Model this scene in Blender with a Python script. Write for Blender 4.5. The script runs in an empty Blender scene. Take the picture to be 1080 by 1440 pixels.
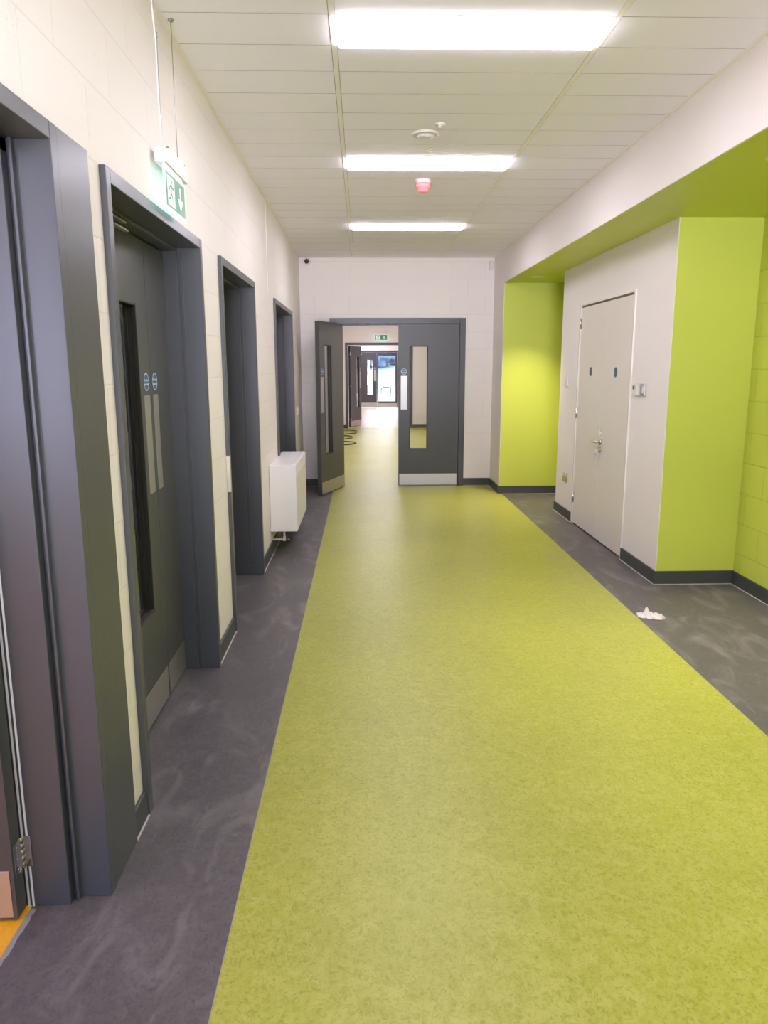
import bpy, bmesh, math, random
from mathutils import Vector, Matrix, noise
random.seed(7)
S = bpy.context.scene
C = S.collection
PI = math.pi

# ------------------------------------------------------------------ materials
def new_mat(name):
    m = bpy.data.materials.new(name); m.use_nodes = True
    nt = m.node_tree
    return m, nt, nt.nodes['Principled BSDF']

def mat(name, col, rough=.5, metal=0.0, spec=.5, bump=0.0, bscale=200.0, emit=None, estr=0.0, coat=0.0):
    m, nt, p = new_mat(name)
    p.inputs['Base Color'].default_value = (*col, 1)
    p.inputs['Roughness'].default_value = rough
    p.inputs['Metallic'].default_value = metal
    p.inputs['Specular IOR Level'].default_value = spec
    p.inputs['Coat Weight'].default_value = coat
    g = nt.nodes.new('ShaderNodeNewGeometry')
    n = nt.nodes.new('ShaderNodeTexNoise'); n.inputs['Scale'].default_value = bscale; n.inputs['Detail'].default_value = 3
    nt.links.new(g.outputs['Position'], n.inputs['Vector'])
    if bump:
        b = nt.nodes.new('ShaderNodeBump'); b.inputs['Strength'].default_value = bump; b.inputs['Distance'].default_value = .002
        nt.links.new(n.outputs['Fac'], b.inputs['Height']); nt.links.new(b.outputs['Normal'], p.inputs['Normal'])
    mr = nt.nodes.new('ShaderNodeMapRange')
    mr.inputs['To Min'].default_value = max(0, rough - .04); mr.inputs['To Max'].default_value = min(1, rough + .04)
    nt.links.new(n.outputs['Fac'], mr.inputs['Value']); nt.links.new(mr.outputs['Result'], p.inputs['Roughness'])
    if emit:
        p.inputs['Emission Color'].default_value = (*emit, 1); p.inputs['Emission Strength'].default_value = estr
    return m

def blockwork(name, col, axis, z0, u0=0.0, rough=.55, mortar=.91, pits=.5, row=.2195, bw=.44, bump=.35, msize=.0035):
    """painted concrete blockwork: brick courses, faint flush joints, small pits in the face"""
    m, nt, p = new_mat(name)
    N, L = nt.nodes, nt.links
    g = N.new('ShaderNodeNewGeometry'); sp = N.new('ShaderNodeSeparateXYZ'); L.new(g.outputs['Position'], sp.inputs[0])
    cu = N.new('ShaderNodeMath'); cu.operation = 'ADD'; cu.inputs[1].default_value = 40 * bw - u0
    cv = N.new('ShaderNodeMath'); cv.operation = 'ADD'; cv.inputs[1].default_value = 40 * row - z0
    L.new(sp.outputs[axis], cu.inputs[0]); L.new(sp.outputs['Z'], cv.inputs[0])
    cb = N.new('ShaderNodeCombineXYZ'); L.new(cu.outputs[0], cb.inputs[0]); L.new(cv.outputs[0], cb.inputs[1])
    br = N.new('ShaderNodeTexBrick'); br.inputs['Scale'].default_value = 1.0
    br.inputs['Brick Width'].default_value = bw; br.inputs['Row Height'].default_value = row
    br.inputs['Mortar Size'].default_value = msize; br.inputs['Mortar Smooth'].default_value = .6
    br.inputs['Color1'].default_value = (*col, 1); br.inputs['Color2'].default_value = (*[c * .985 for c in col], 1)
    br.inputs['Mortar'].default_value = (*[c * mortar for c in col], 1)
    L.new(cb.outputs[0], br.inputs['Vector'])
    n1 = N.new('ShaderNodeTexNoise'); n1.inputs['Scale'].default_value = 55; n1.inputs['Detail'].default_value = 4
    L.new(g.outputs['Position'], n1.inputs['Vector'])
    v = N.new('ShaderNodeTexVoronoi'); v.inputs['Scale'].default_value = 85
    L.new(g.outputs['Position'], v.inputs['Vector'])
    n2 = N.new('ShaderNodeTexNoise'); n2.inputs['Scale'].default_value = 7; n2.inputs['Detail'].default_value = 2
    L.new(g.outputs['Position'], n2.inputs['Vector'])
    lt = N.new('ShaderNodeMapRange'); lt.inputs['From Min'].default_value = .10; lt.inputs['From Max'].default_value = .18
    L.new(v.outputs['Distance'], lt.inputs['Value'])
    gt = N.new('ShaderNodeMapRange'); gt.inputs['From Min'].default_value = .58; gt.inputs['From Max'].default_value = .66
    L.new(n2.outputs['Fac'], gt.inputs['Value'])
    inv = N.new('ShaderNodeMath'); inv.operation = 'SUBTRACT'; inv.inputs[0].default_value = 1; L.new(lt.outputs[0], inv.inputs[1])
    pm = N.new('ShaderNodeMath'); pm.operation = 'MULTIPLY'; L.new(inv.outputs[0], pm.inputs[0]); L.new(gt.outputs[0], pm.inputs[1])
    pf = N.new('ShaderNodeMath'); pf.operation = 'MULTIPLY'; pf.inputs[1].default_value = pits; L.new(pm.outputs[0], pf.inputs[0])
    mx = N.new('ShaderNodeMixRGB'); mx.inputs['Color2'].default_value = (*[c * .62 for c in col], 1)
    L.new(pf.outputs[0], mx.inputs['Fac']); L.new(br.outputs['Color'], mx.inputs['Color1'])
    L.new(mx.outputs['Color'], p.inputs['Base Color'])
    p.inputs['Roughness'].default_value = rough
    # height: noise - joints - pits
    h1 = N.new('ShaderNodeMath'); h1.operation = 'MULTIPLY'; h1.inputs[1].default_value = .5; L.new(n1.outputs['Fac'], h1.inputs[0])
    h2 = N.new('ShaderNodeMath'); h2.operation = 'SUBTRACT'; L.new(h1.outputs[0], h2.inputs[0]); L.new(br.outputs['Fac'], h2.inputs[1])
    h3 = N.new('ShaderNodeMath'); h3.operation = 'SUBTRACT'; L.new(h2.outputs[0], h3.inputs[0]); L.new(pf.outputs[0], h3.inputs[1])
    b = N.new('ShaderNodeBump'); b.inputs['Strength'].default_value = bump; b.inputs['Distance'].default_value = .003
    L.new(h3.outputs[0], b.inputs['Height']); L.new(b.outputs['Normal'], p.inputs['Normal'])
    return m

def lino(name, base, dark, light, rough=.34, dust=0.0, dustcol=(.35, .33, .33), spec=.5, mot=1.0):
    """marbled linoleum: fine directional flecks over broad mottling, with optional dusty scuffs"""
    m, nt, p = new_mat(name)
    N, L = nt.nodes, nt.links
    g = N.new('ShaderNodeNewGeometry')
    def nz(scale, detail, dist, sx=1, sy=1):
        mp = N.new('ShaderNodeMapping'); mp.inputs['Scale'].default_value = (sx, sy, 1); L.new(g.outputs['Position'], mp.inputs['Vector'])
        n = N.new('ShaderNodeTexNoise'); n.inputs['Scale'].default_value = scale; n.inputs['Detail'].default_value = detail
        n.inputs['Distortion'].default_value = dist; L.new(mp.outputs[0], n.inputs['Vector']); return n
    fine = nz(75, 6, 1.4, 1.0, .8); mid = nz(17, 6, 1.2); broad = nz(1.3, 3, .4)
    r1 = N.new('ShaderNodeMapRange'); r1.inputs['From Min'].default_value = .47; r1.inputs['From Max'].default_value = .76
    L.new(fine.outputs['Fac'], r1.inputs['Value'])
    r2 = N.new('ShaderNodeMapRange'); r2.inputs['From Min'].default_value = .35; r2.inputs['From Max'].default_value = .68
    L.new(mid.outputs['Fac'], r2.inputs['Value'])
    r3 = N.new('ShaderNodeMapRange'); r3.inputs['From Min'].default_value = .3; r3.inputs['From Max'].default_value = .7
    r3.inputs['To Min'].default_value = .94; r3.inputs['To Max'].default_value = 1.06
    L.new(broad.outputs['Fac'], r3.inputs['Value'])
    s2 = N.new('ShaderNodeMath'); s2.operation = 'MULTIPLY'; s2.inputs[1].default_value = .55 * mot; L.new(r2.outputs[0], s2.inputs[0])
    s1 = N.new('ShaderNodeMath'); s1.operation = 'MULTIPLY'; s1.inputs[1].default_value = .75 * mot; L.new(r1.outputs[0], s1.inputs[0])
    m1 = N.new('ShaderNodeMixRGB'); m1.inputs['Color1'].default_value = (*base, 1); m1.inputs['Color2'].default_value = (*light, 1); L.new(s2.outputs[0], m1.inputs['Fac'])
    m2 = N.new('ShaderNodeMixRGB'); m2.inputs['Color2'].default_value = (*dark, 1); L.new(m1.outputs[0], m2.inputs['Color1']); L.new(s1.outputs[0], m2.inputs['Fac'])
    m3 = N.new('ShaderNodeMixRGB'); m3.blend_type = 'MULTIPLY'; m3.inputs['Fac'].default_value = 1; L.new(m2.outputs[0], m3.inputs['Color1']); L.new(r3.outputs[0], m3.inputs['Color2'])
    last = m3
    if dust:
        d = nz(3.2, 7, 1.2, 1.8, .8); dr = N.new('ShaderNodeMapRange'); dr.inputs['From Min'].default_value = .5; dr.inputs['From Max'].default_value = .78
        dr.inputs['To Max'].default_value = dust; L.new(d.outputs['Fac'], dr.inputs['Value'])
        m4 = N.new('ShaderNodeMixRGB'); m4.inputs['Color2'].default_value = (*dustcol, 1); L.new(last.outputs[0], m4.inputs['Color1']); L.new(dr.outputs[0], m4.inputs['Fac'])
        sc = nz(2.0, 2, 3.0, 9.0, .5); sr = N.new('ShaderNodeMapRange'); sr.inputs['From Min'].default_value = .70; sr.inputs['From Max'].default_value = .74
        sr.inputs['To Max'].default_value = dust * .5; L.new(sc.outputs['Fac'], sr.inputs['Value'])
        m5 = N.new('ShaderNodeMixRGB'); m5.inputs['Color2'].default_value = (*dustcol, 1); L.new(m4.outputs[0], m5.inputs['Color1']); L.new(sr.outputs[0], m5.inputs['Fac'])
        last = m5
    L.new(last.outputs[0], p.inputs['Base Color'])
    rr = N.new('ShaderNodeMapRange'); rr.inputs['To Min'].default_value = rough - .06; rr.inputs['To Max'].default_value = rough + .08
    L.new(mid.outputs['Fac'], rr.inputs['Value']); L.new(rr.outputs[0], p.inputs['Roughness'])
    p.inputs['Specular IOR Level'].default_value = spec
    b = N.new('ShaderNodeBump'); b.inputs['Strength'].default_value = .06; b.inputs['Distance'].default_value = .001
    L.new(fine.outputs['Fac'], b.inputs['Height']); L.new(b.outputs['Normal'], p.inputs['Normal'])
    return m

def glass_mat(name, tint=(.985, .99, .985)):
    m = bpy.data.materials.new(name); m.use_nodes = True; nt = m.node_tree; nt.nodes.clear()
    o = nt.nodes.new('ShaderNodeOutputMaterial'); mx = nt.nodes.new('ShaderNodeMixShader')
    t = nt.nodes.new('ShaderNodeBsdfTransparent'); t.inputs['Color'].default_value = (*tint, 1)
    gl = nt.nodes.new('ShaderNodeBsdfGlossy'); gl.inputs['Roughness'].default_value = .02
    lw = nt.nodes.new('ShaderNodeLayerWeight'); lw.inputs['Blend'].default_value = .5
    pw = nt.nodes.new('ShaderNodeMath'); pw.operation = 'POWER'; pw.inputs[1].default_value = 5
    ma = nt.nodes.new('ShaderNodeMath'); ma.operation = 'MULTIPLY_ADD'; ma.inputs[1].default_value = .94; ma.inputs[2].default_value = .04
    nt.links.new(lw.outputs['Facing'], pw.inputs[0]); nt.links.new(pw.outputs[0], ma.inputs[0])
    nt.links.new(ma.outputs[0], mx.inputs[0]); nt.links.new(t.outputs[0], mx.inputs[1]); nt.links.new(gl.outputs[0], mx.inputs[2])
    nt.links.new(mx.outputs[0], o.inputs['Surface'])
    return m

WHITE = (.82, .77, .735)
M = {}
M['wall_left'] = blockwork('painted_blockwork_left', WHITE, 'Y', .207, .18, pits=.75)
M['wall_end'] = blockwork('painted_blockwork_end', WHITE, 'X', .044, .05, pits=.25, mortar=.88)
M['plaster'] = mat('painted_plaster', WHITE, .6, bump=.05, bscale=90)
M['ceiling'] = mat('ceiling_tile', (.89, .865, .93), .8, bump=.12, bscale=260)
M['tbar'] = mat('ceiling_grid_metal', (.86, .82, .78), .4)
M['shaded_raw_edge'] = mat('shaded_raw_tile_edge', (.36, .32, .28), .95)  # raw board edge, coloured dark so the joints read as shadow lines
M['void_shade'] = mat('ceiling_void_shade', (.10, .095, .09), .9)  # dark backing sheet; shade behind the plank gaps is put into its colour
M['green_plaster'] = mat('lime_plaster', (.55, .615, .085), .5, bump=.04, bscale=90)
M['green_block'] = blockwork('lime_blockwork', (.55, .615, .085), 'Y', .018, .1, pits=.0, mortar=.86, bump=.6, msize=.006)
M['frame'] = mat('anthracite_satin_paint', (.066, .070, .076), .34, spec=.5, bump=.02, bscale=60)
M['leaf'] = mat('anthracite_laminate', (.068, .069, .069), .36, spec=.5, bump=.02, bscale=60)
M['edge'] = mat('dark_edge_lipping', (.035, .033, .031), .5)
M['skirt'] = mat('skirting_vinyl', (.055, .060, .056), .42)
M['caulk'] = mat('dusty_sealant', (.52, .49, .46), .9, bump=.4, bscale=150)
M['dust'] = mat('dried_dusty_sealant', (.30, .275, .265), .95, bump=.5, bscale=120)
M['steel'] = mat('satin_stainless', (.56, .545, .52), .44, metal=1.0)
M['chrome'] = mat('polished_chrome', (.72, .70, .68), .16, metal=1.0)
M['brass'] = mat('dark_bronze_screw', (.20, .16, .11), .3, metal=1.0)
M['blue'] = mat('blue_sign_plastic', (.025, .13, .30), .35)
M['navy'] = mat('navy_sign_plastic', (.018, .055, .085), .35)
M['navy_print'] = mat('pale_blue_print', (.10, .22, .32), .4)
M['white_pl'] = mat('white_plastic', (.72, .69, .66), .35)
M['white_metal'] = mat('white_powder_coat', (.80, .78, .77), .32, bump=.02)
M['sign_white'] = mat('white_print', (.85, .85, .85), .4)
M['black'] = mat('black_plastic', (.012, .012, .012), .35)
M['grey_screen'] = mat('grey_display', (.10, .11, .10), .2)
M['door_white'] = mat('off_white_door_paint', (.76, .71, .635), .38, bump=.03, bscale=120)
M['frame_white'] = mat('white_gloss_frame_paint', (.84, .79, .74), .25)
M['gap_shade'] = mat('painted_shadow_gap', (.12, .10, .085), .8)
M['glass'] = glass_mat('clear_glass')
M['green_lino'] = lino('lime_linoleum', (.358, .366, .052), (.245, .265, .032), (.455, .445, .105), rough=.36, spec=.32, mot=1.35)
M['dark_lino'] = lino('charcoal_linoleum', (.098, .087, .089), (.058, .052, .053), (.150, .136, .138), rough=.40, spec=.4, dust=.55, dustcol=(.30, .275, .27))
M['far_lino'] = lino('beige_linoleum', (.54, .47, .35), (.47, .40, .29), (.61, .54, .42), rough=.38)
M['orange_lino'] = lino('orange_linoleum', (.85, .40, .015), (.72, .31, .01), (.93, .48, .03), rough=.4)
M['seal'] = mat('white_brush_seal', (.80, .80, .82), .5)
M['light'] = mat('led_diffuser', (.9, .9, .9), .4, emit=(1.0, .93, 1.10), estr=14.0)
M['down'] = mat('downlight_lens', (.9, .9, .9), .4, emit=(1.0, .93, .80), estr=18.0)
M['red'] = mat('red_translucent_beacon', (.85, .30, .32), .25)
M['paper'] = mat('white_tissue_paper', (.62, .575, .56), .9, bump=.6, bscale=70)
M['concrete'] = mat('pale_concrete_paving', (.62, .60, .57), .9, bump=.2, bscale=8)
M['bark'] = mat('tree_bark', (.14, .11, .09), .9, bump=.4, bscale=30)
M['evergreen'] = mat('blue_green_needles', (.17, .21, .23), .9, bump=.6, bscale=9)
M['turf'] = mat('mown_grass', (.22, .27, .16), .9, bump=.5, bscale=40)
M['cable_white'] = mat('white_cable_sheath', (.75, .72, .70), .4)
M['wire'] = mat('steel_suspension_wire', (.42, .40, .38), .35, metal=1.0)
M['green_sign'] = mat('exit_green_lit', (.003, .20, .09), .35, emit=(.01, .42, .20), estr=.05)
M['sign_lit'] = mat('exit_white_lit', (.85, .9, .88), .35, emit=(.75, 1.0, .92), estr=.10)
M['sign_edge'] = mat('exit_panel_edge_lit', (.8, .95, .92), .3, emit=(.62, 1.0, .97), estr=.6)

# ------------------------------------------------------------------ mesh helpers
class MB:
    """collects shapes; build() links them as ONE mesh object"""
    def __init__(s): s.bm = bmesh.new(); s.mi = 0; s.xf = Matrix.Identity(4)
    def _v(s, co): return s.bm.verts.new(s.xf @ Vector(co))
    def box(s, x0, x1, y0, y1, z0, z1, bev=0.0):
        x0, x1 = min(x0, x1), max(x0, x1); y0, y1 = min(y0, y1), max(y0, y1); z0, z1 = min(z0, z1), max(z0, z1)
        t = bmesh.new()
        vs = [t.verts.new(c) for c in ((x0,y0,z0),(x1,y0,z0),(x1,y1,z0),(x0,y1,z0),(x0,y0,z1),(x1,y0,z1),(x1,y1,z1),(x0,y1,z1))]
        for f in ((0,3,2,1),(4,5,6,7),(0,1,5,4),(1,2,6,5),(2,3,7,6),(3,0,4,7)): t.faces.new([vs[i] for i in f])
        if bev:
            bev = min(bev, .45 * min(x1-x0, y1-y0, z1-z0))
            bmesh.ops.bevel(t, geom=list(t.edges), offset=bev, segments=2, profile=.5, affect='EDGES')
        s._merge(t); return s
    def _merge(s, t, smooth=False):
        mp = {v: s.bm.verts.new(s.xf @ v.co) for v in t.verts}
        for f in t.faces:
            try:
                nf = s.bm.faces.new([mp[v] for v in f.verts]); nf.material_index = s.mi; nf.smooth = smooth or f.smooth
            except ValueError: pass
        t.free()
    def prism(s, poly, axis, a, b):
        """poly: 2-D points; axis: 'X','Y','Z' extrusion from a to b"""
        def P(u, v, w): return {'X': (w, u, v), 'Y': (u, w, v), 'Z': (u, v, w)}[axis]
        lo = [s._v(P(u, v, a)) for u, v in poly]; hi = [s._v(P(u, v, b)) for u, v in poly]
        n = len(poly)
        for q in (lo, hi[::-1]):
            f = s.bm.faces.new(q); f.material_index = s.mi
        for i in range(n):
            f = s.bm.faces.new((lo[i], hi[i], hi[(i+1) % n], lo[(i+1) % n])); f.material_index = s.mi
        return s
    def lathe(s, prof, c, axis='Z', seg=32, smooth=True):
        """prof: (radius, height) pairs along AXIS from centre c"""
        rings = []
        for r, h in prof:
            ring = []
            if r <= 1e-6: r = 1e-5
            for k in range(seg):
                a = 2*PI*k/seg; u, v = r*math.cos(a), r*math.sin(a)
                o = {'Z': (u, v, h), 'Y': (u, h, v), 'X': (h, u, v)}[axis]
                ring.append(s._v((c[0]+o[0], c[1]+o[1], c[2]+o[2])))
            rings.append(ring)
        for a, b in zip(rings, rings[1:]):
            for k in range(seg):
                f = s.bm.faces.new((a[k], a[(k+1) % seg], b[(k+1) % seg], b[k])); f.smooth = smooth; f.material_index = s.mi
        for ring in (rings[0], rings[-1]):
            f = s.bm.faces.new(ring); f.material_index = s.mi
        return s
    def tube(s, pts, r, seg=10, closed=False):
        pts = [Vector(p) for p in pts]; rings = []; n = len(pts)
        up = Vector((0, 0, 1))
        prev = None
        for i, p in enumerate(pts):
            d = (pts[min(i+1, n-1)] - pts[max(i-1, 0)]).normalized()
            if prev is None:
                a = d.cross(up)
                if a.length < 1e-3: a = d.cross(Vector((1, 0, 0)))
            else:
                a = prev - d * prev.dot(d)
            a.normalize(); prev = a; b = d.cross(a)
            rings.append([s._v(p + r*(math.cos(2*PI*k/seg)*a + math.sin(2*PI*k/seg)*b)) for k in range(seg)])
        for a, b in zip(rings, rings[1:]):
            for k in range(seg):
                f = s.bm.faces.new((a[k], a[(k+1) % seg], b[(k+1) % seg], b[k])); f.smooth = True; f.material_index = s.mi
        for ring in (rings[0], rings[-1]):
            f = s.bm.faces.new(ring); f.material_index = s.mi
        return s
    def text(s, body, size, mtx, depth=.0003):
        cu = bpy.data.curves.new('t', 'FONT'); cu.body = body; cu.size = size; cu.align_x = 'CENTER'; cu.align_y = 'CENTER'; cu.extrude = depth
        o = bpy.data.objects.new('t', cu); C.objects.link(o)
        dg = bpy.context.evaluated_depsgraph_get(); me = bpy.data.meshes.new_from_object(o.evaluated_get(dg))
        t = bmesh.new(); t.from_mesh(me); bmesh.ops.transform(t, matrix=mtx, verts=t.verts); s._merge(t)
        bpy.data.objects.remove(o); bpy.data.curves.remove(cu); bpy.data.meshes.remove(me)
        return s
    def build(s, name, m, parent=None, fixn=True):
        mats = m if isinstance(m, (list, tuple)) else [m]
        if fixn: bmesh.ops.recalc_face_normals(s.bm, faces=s.bm.faces)
        me = bpy.data.meshes.new(name)
        o = bpy.data.objects.new(name, me); C.objects.link(o)
        off = Vector((0, 0, 0))
        if parent:
            o.parent = parent
            q = parent
            while q: off += q.location; q = q.parent
        for v in s.bm.verts: v.co -= off
        s.bm.to_mesh(me); s.bm.free()
        for k in mats: me.materials.append(k)
        return o

def tag(o, label=None, cat=None, group=None, kind=None):
    if label: o['label'] = label
    if cat: o['category'] = cat
    if group: o['group'] = group
    if kind: o['kind'] = kind
    return o
def thing(name, loc, label, cat, group=None, kind=None):
    o = bpy.data.objects.new(name, None); o.empty_display_size = .1; C.objects.link(o); o.location = loc
    return tag(o, label, cat, group, kind)
def struct(mb, name, m, label=None, cat=None):
    return tag(mb.build(name, m), label, cat, None, 'structure')
def rebase(o):
    """origin of a one-mesh thing to the middle of its base"""
    me = o.data; xs = [v.co.x for v in me.vertices]; ys = [v.co.y for v in me.vertices]; zs = [v.co.z for v in me.vertices]
    c = Vector(((min(xs)+max(xs))/2, (min(ys)+max(ys))/2, min(zs)))
    me.transform(Matrix.Translation(-c)); o.location = c
    return o

# ------------------------------------------------------------------ dimensions (metres; camera stands at x=0, y=0)
XL, XR, XP, XG = -.795, 1.707, 2.142, 2.72
ZC, ZB = 2.94, 2.563
D = 9.95                 # face of the end wall
YN, YP0, YP1 = 9.25, 5.2445, 8.15
YB = -5.0                # corridor end behind the camera
Y2, Y3 = 19.6, 29.6      # second and third cross walls
G1, G2 = -.39, 1.745     # edges of the green strip

def wall_x(mb, x0, x1, y0, y1, z0, z1, holes=()):
    """slab between x0 and x1 with rectangular holes (ya, yb, za, zb)"""
    ys = sorted({y0, y1, *[h[0] for h in holes], *[h[1] for h in holes]}); zs = sorted({z0, z1, *[h[2] for h in holes], *[h[3] for h in holes]})
    for a, b in zip(ys, ys[1:]):
        for c, d in zip(zs, zs[1:]):
            if any(h[0] <= (a+b)/2 <= h[1] and h[2] <= (c+d)/2 <= h[3] for h in holes): continue
            mb.box(x0, x1, a, b, c, d)
def wall_y(mb, y0, y1, x0, x1, z0, z1, holes=()):
    xs = sorted({x0, x1, *[h[0] for h in holes], *[h[1] for h in holes]}); zs = sorted({z0, z1, *[h[2] for h in holes], *[h[3] for h in holes]})
    for a, b in zip(xs, xs[1:]):
        for c, d in zip(zs, zs[1:]):
            if any(h[0] <= (a+b)/2 <= h[1] and h[2] <= (c+d)/2 <= h[3] for h in holes): continue
            mb.box(a, b, y0, y1, c, d)

ZT = 2.185
DOORS = {1: (1.02, 2.30), 2: (2.445, 3.83), 3: (4.335, 5.66), 4: (6.95, 8.64)}
TW = .24
# ------------------------------------------------------------------ setting
mb = MB(); wall_x(mb, XL - TW, XL, YB, D + .2, 0, ZC + .06, [(a, b, 0, ZT) for a, b in DOORS.values()])
mb.box(XL - .001, XL + .004, 6.575, 6.600, ZT + .02, ZC)       # sealant bead of the movement joint
struct(mb, 'wall_left', M['wall_left'], 'long off-white painted blockwork wall with four dark door frames', 'wall')
mb = MB(); wall_y(mb, D, D + .2, XL, XR + .2, 0, ZC + .06, [(-.42, 1.347, 0, 2.197)])
struct(mb, 'wall_end', M['wall_end'], 'off-white blockwork wall around the double doors at the corridor end', 'wall')
mb = MB(); mb.box(XR, XR + .2, YB, D, ZB, ZC + .06); mb.box(XR, XR + .2, YN, D, 0, ZB)
struct(mb, 'wall_right', M['plaster'], 'off-white plaster bulkhead above the recesses and its narrow pier', 'wall')
mb = MB(); wall_x(mb, XP, XP + .12, YP0, YP1, 0, ZB, [(5.985, 7.455, 0, 2.165)])
struct(mb, 'wall_partition', M['plaster'], 'off-white plaster partition holding the flush white double door', 'wall')
mb = MB(); mb.box(XP + .004, XG, YP0 - .003, YP0 + .1, 0, ZB); mb.box(XP + .12, XG, YP1 - .1, YP1 + .003, 0, ZB)
struct(mb, 'wall_alcove', M['green_plaster'], 'lime green plaster return at the end of the near recess', 'wall')
mb = MB(); mb.box(XR + .004, XG + .1, YN - .003, YN + .1, 0, ZB)
struct(mb, 'wall_niche', M['green_plaster'], 'brightly lit lime green back wall of the far niche', 'wall')
mb = MB(); mb.box(XG, XG + .2, YB, YP0 + .05, 0, ZB); mb.box(XG, XG + .2, YP0 + .05, YN + .05, 0, ZB)
struct(mb, 'wall_recess', M['green_block'], 'lime green blockwork side wall of the near recess', 'wall')
mb = MB(); mb.box(XR + .004, XG + .1, YB, YN + .1, ZB - .003, ZB + .08)
struct(mb, 'ceiling_soffit', M['green_plaster'], 'lime green soffit over the recesses', 'ceiling')
mb = MB(); wall_y(mb, YB - .2, YB, XL - TW, XG + .2, 0, ZC + .06, [(-.7, 1.15, .05, 2.75)])
struct(mb, 'wall_rear', M['plaster'], 'plain off-white wall closing the corridor', 'wall')

# floor: one mesh, green strip with charcoal borders
mb = MB()
mb.mi = 0; mb.box(G1, G2, YB, D + .02, -.05, 0)
mb.mi = 1
mb.box(XL, G1 - .002, YB, D, -.05, 0); mb.box(G2 + .002, XG, YB, YN, -.05, 0)
for k, (a, b) in DOORS.items(): mb.box(-1.0 if k == 1 else -1.05, XL, a, b, -.05, 0)
mb.mi = 2; mb.box(G1 - .002, G1, YB, D, -.05, -.0003); mb.box(G2, G2 + .002, YB, YN, -.05, -.0003)
mb.mi = 0; mb.box(-.8, 1.9, D + .02, Y2 + .1, -.05, 0)
mb.mi = 3; mb.box(-2.0, 2.6, Y2 + .1, Y3 + .2, -.05, 0)
mb.mi = 4; mb.box(-6.2, -1.0, -4.2, 2.40, -.05, -.0005)
mb.mi = 1; mb.box(-4.2, -1.05, 3.9, 9.6, -.05, -.0005); mb.box(-4.2, -1.05, 2.42, 3.9, -.05, -.0005)
struct(mb, 'floor', [M['green_lino'], M['dark_lino'], M['dust'], M['far_lino'], M['orange_lino']], 'lime green linoleum floor strip between charcoal borders', 'floor')

# ceiling: planks in three columns, grid bars between them
mb = MB()
LY0, PW = 3.254, .291
LIGHTS = [0, 7, 15]
gx = [(XL + .022, -.1238), (-.0962, 1.0162), (1.0438, XR - .022)]
mb.mi = 0
k0 = int((YB - LY0) / PW) - 1
k = k0
while LY0 + k*PW < D - .01:
    a, b = max(LY0 + k*PW, YB), min(LY0 + (k+1)*PW, D)
    if b > a + .01:
        for ci, (xa, xb) in enumerate(gx):
            if ci == 1 and k in LIGHTS: continue
            mb.box(xa, xb, a + .002, b - .002, ZC, ZC + .018)
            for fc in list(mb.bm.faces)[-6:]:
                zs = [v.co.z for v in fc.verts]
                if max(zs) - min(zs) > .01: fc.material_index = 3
    k += 1
mb.mi = 1
for xx in (-.122, 1.018): mb.box(xx, xx + .024, YB, D, ZC - .0015, ZC + .016)
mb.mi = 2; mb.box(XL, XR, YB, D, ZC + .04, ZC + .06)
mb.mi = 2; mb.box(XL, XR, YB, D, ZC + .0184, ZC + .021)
struct(mb, 'ceiling', [M['ceiling'], M['tbar'], M['void_shade'], M['shaded_raw_edge']], 'suspended ceiling of off-white planks with two long grid bars', 'ceiling')
mb = MB()
mb.box(XL, XL + .022, YB, D, ZC - .003, ZC + .004); mb.box(XR - .022, XR, YB, D, ZC - .003, ZC + .004); mb.box(XL + .022, XR - .022, D - .022, D, ZC - .003, ZC + .004)
struct(mb, 'trim_1', M['tbar'], 'white edge angle round the suspended ceiling', 'trim')

# skirtings, with a dusty sealant line at the foot
SH, ST = .10, .014
def skirt(name, runs, label):
    mb = MB()
    for kind, c, a, b, sgn in runs:         # kind 'X': face at x=c running along y ; sgn: direction into the room
        t = c + sgn * ST
        for mi, (u0, u1, z0, z1) in enumerate([(c, t, 0, SH), (t, t + sgn*.006, 0, .004)]):
            mb.mi = mi
            if kind == 'X': mb.box(u0, u1, a, b, z0, z1, .003 if mi == 0 else 0)
            else: mb.box(a, b, u0, u1, z0, z1, .003 if mi == 0 else 0)
    struct(mb, name, [M['skirt'], M['caulk']], label, 'skirting board')
skirt('baseboard_left', [('X', XL, YB, 1.02, 1), ('X', XL, 2.30, 2.445, 1), ('X', XL, 3.83, 4.335, 1), ('X', XL, 5.66, 6.95, 1), ('X', XL, 8.64, D, 1)], 'dark skirting between the door frames of the left wall')
skirt('baseboard_end', [('Y', D, XL + .02, -.42, -1), ('Y', D, 1.347, XR, -1)], 'dark skirting beside the end double doors')
skirt('baseboard_right', [('X', XR, YN - ST, D, -1), ('X', XP, YP0 - ST, 5.965, -1), ('X', XP, 7.475, YP1 + ST, -1)], 'dark skirting along the white partition and pier')
skirt('baseboard_recess', [('Y', YP0 - .003, XP - ST, XG, -1), ('X', XG, YB, YP0, -1), ('Y', YN, XR, XG, -1), ('Y', YP1 + .003, XP, XG, 1)], 'dark green-grey skirting round the lime recesses')

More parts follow.
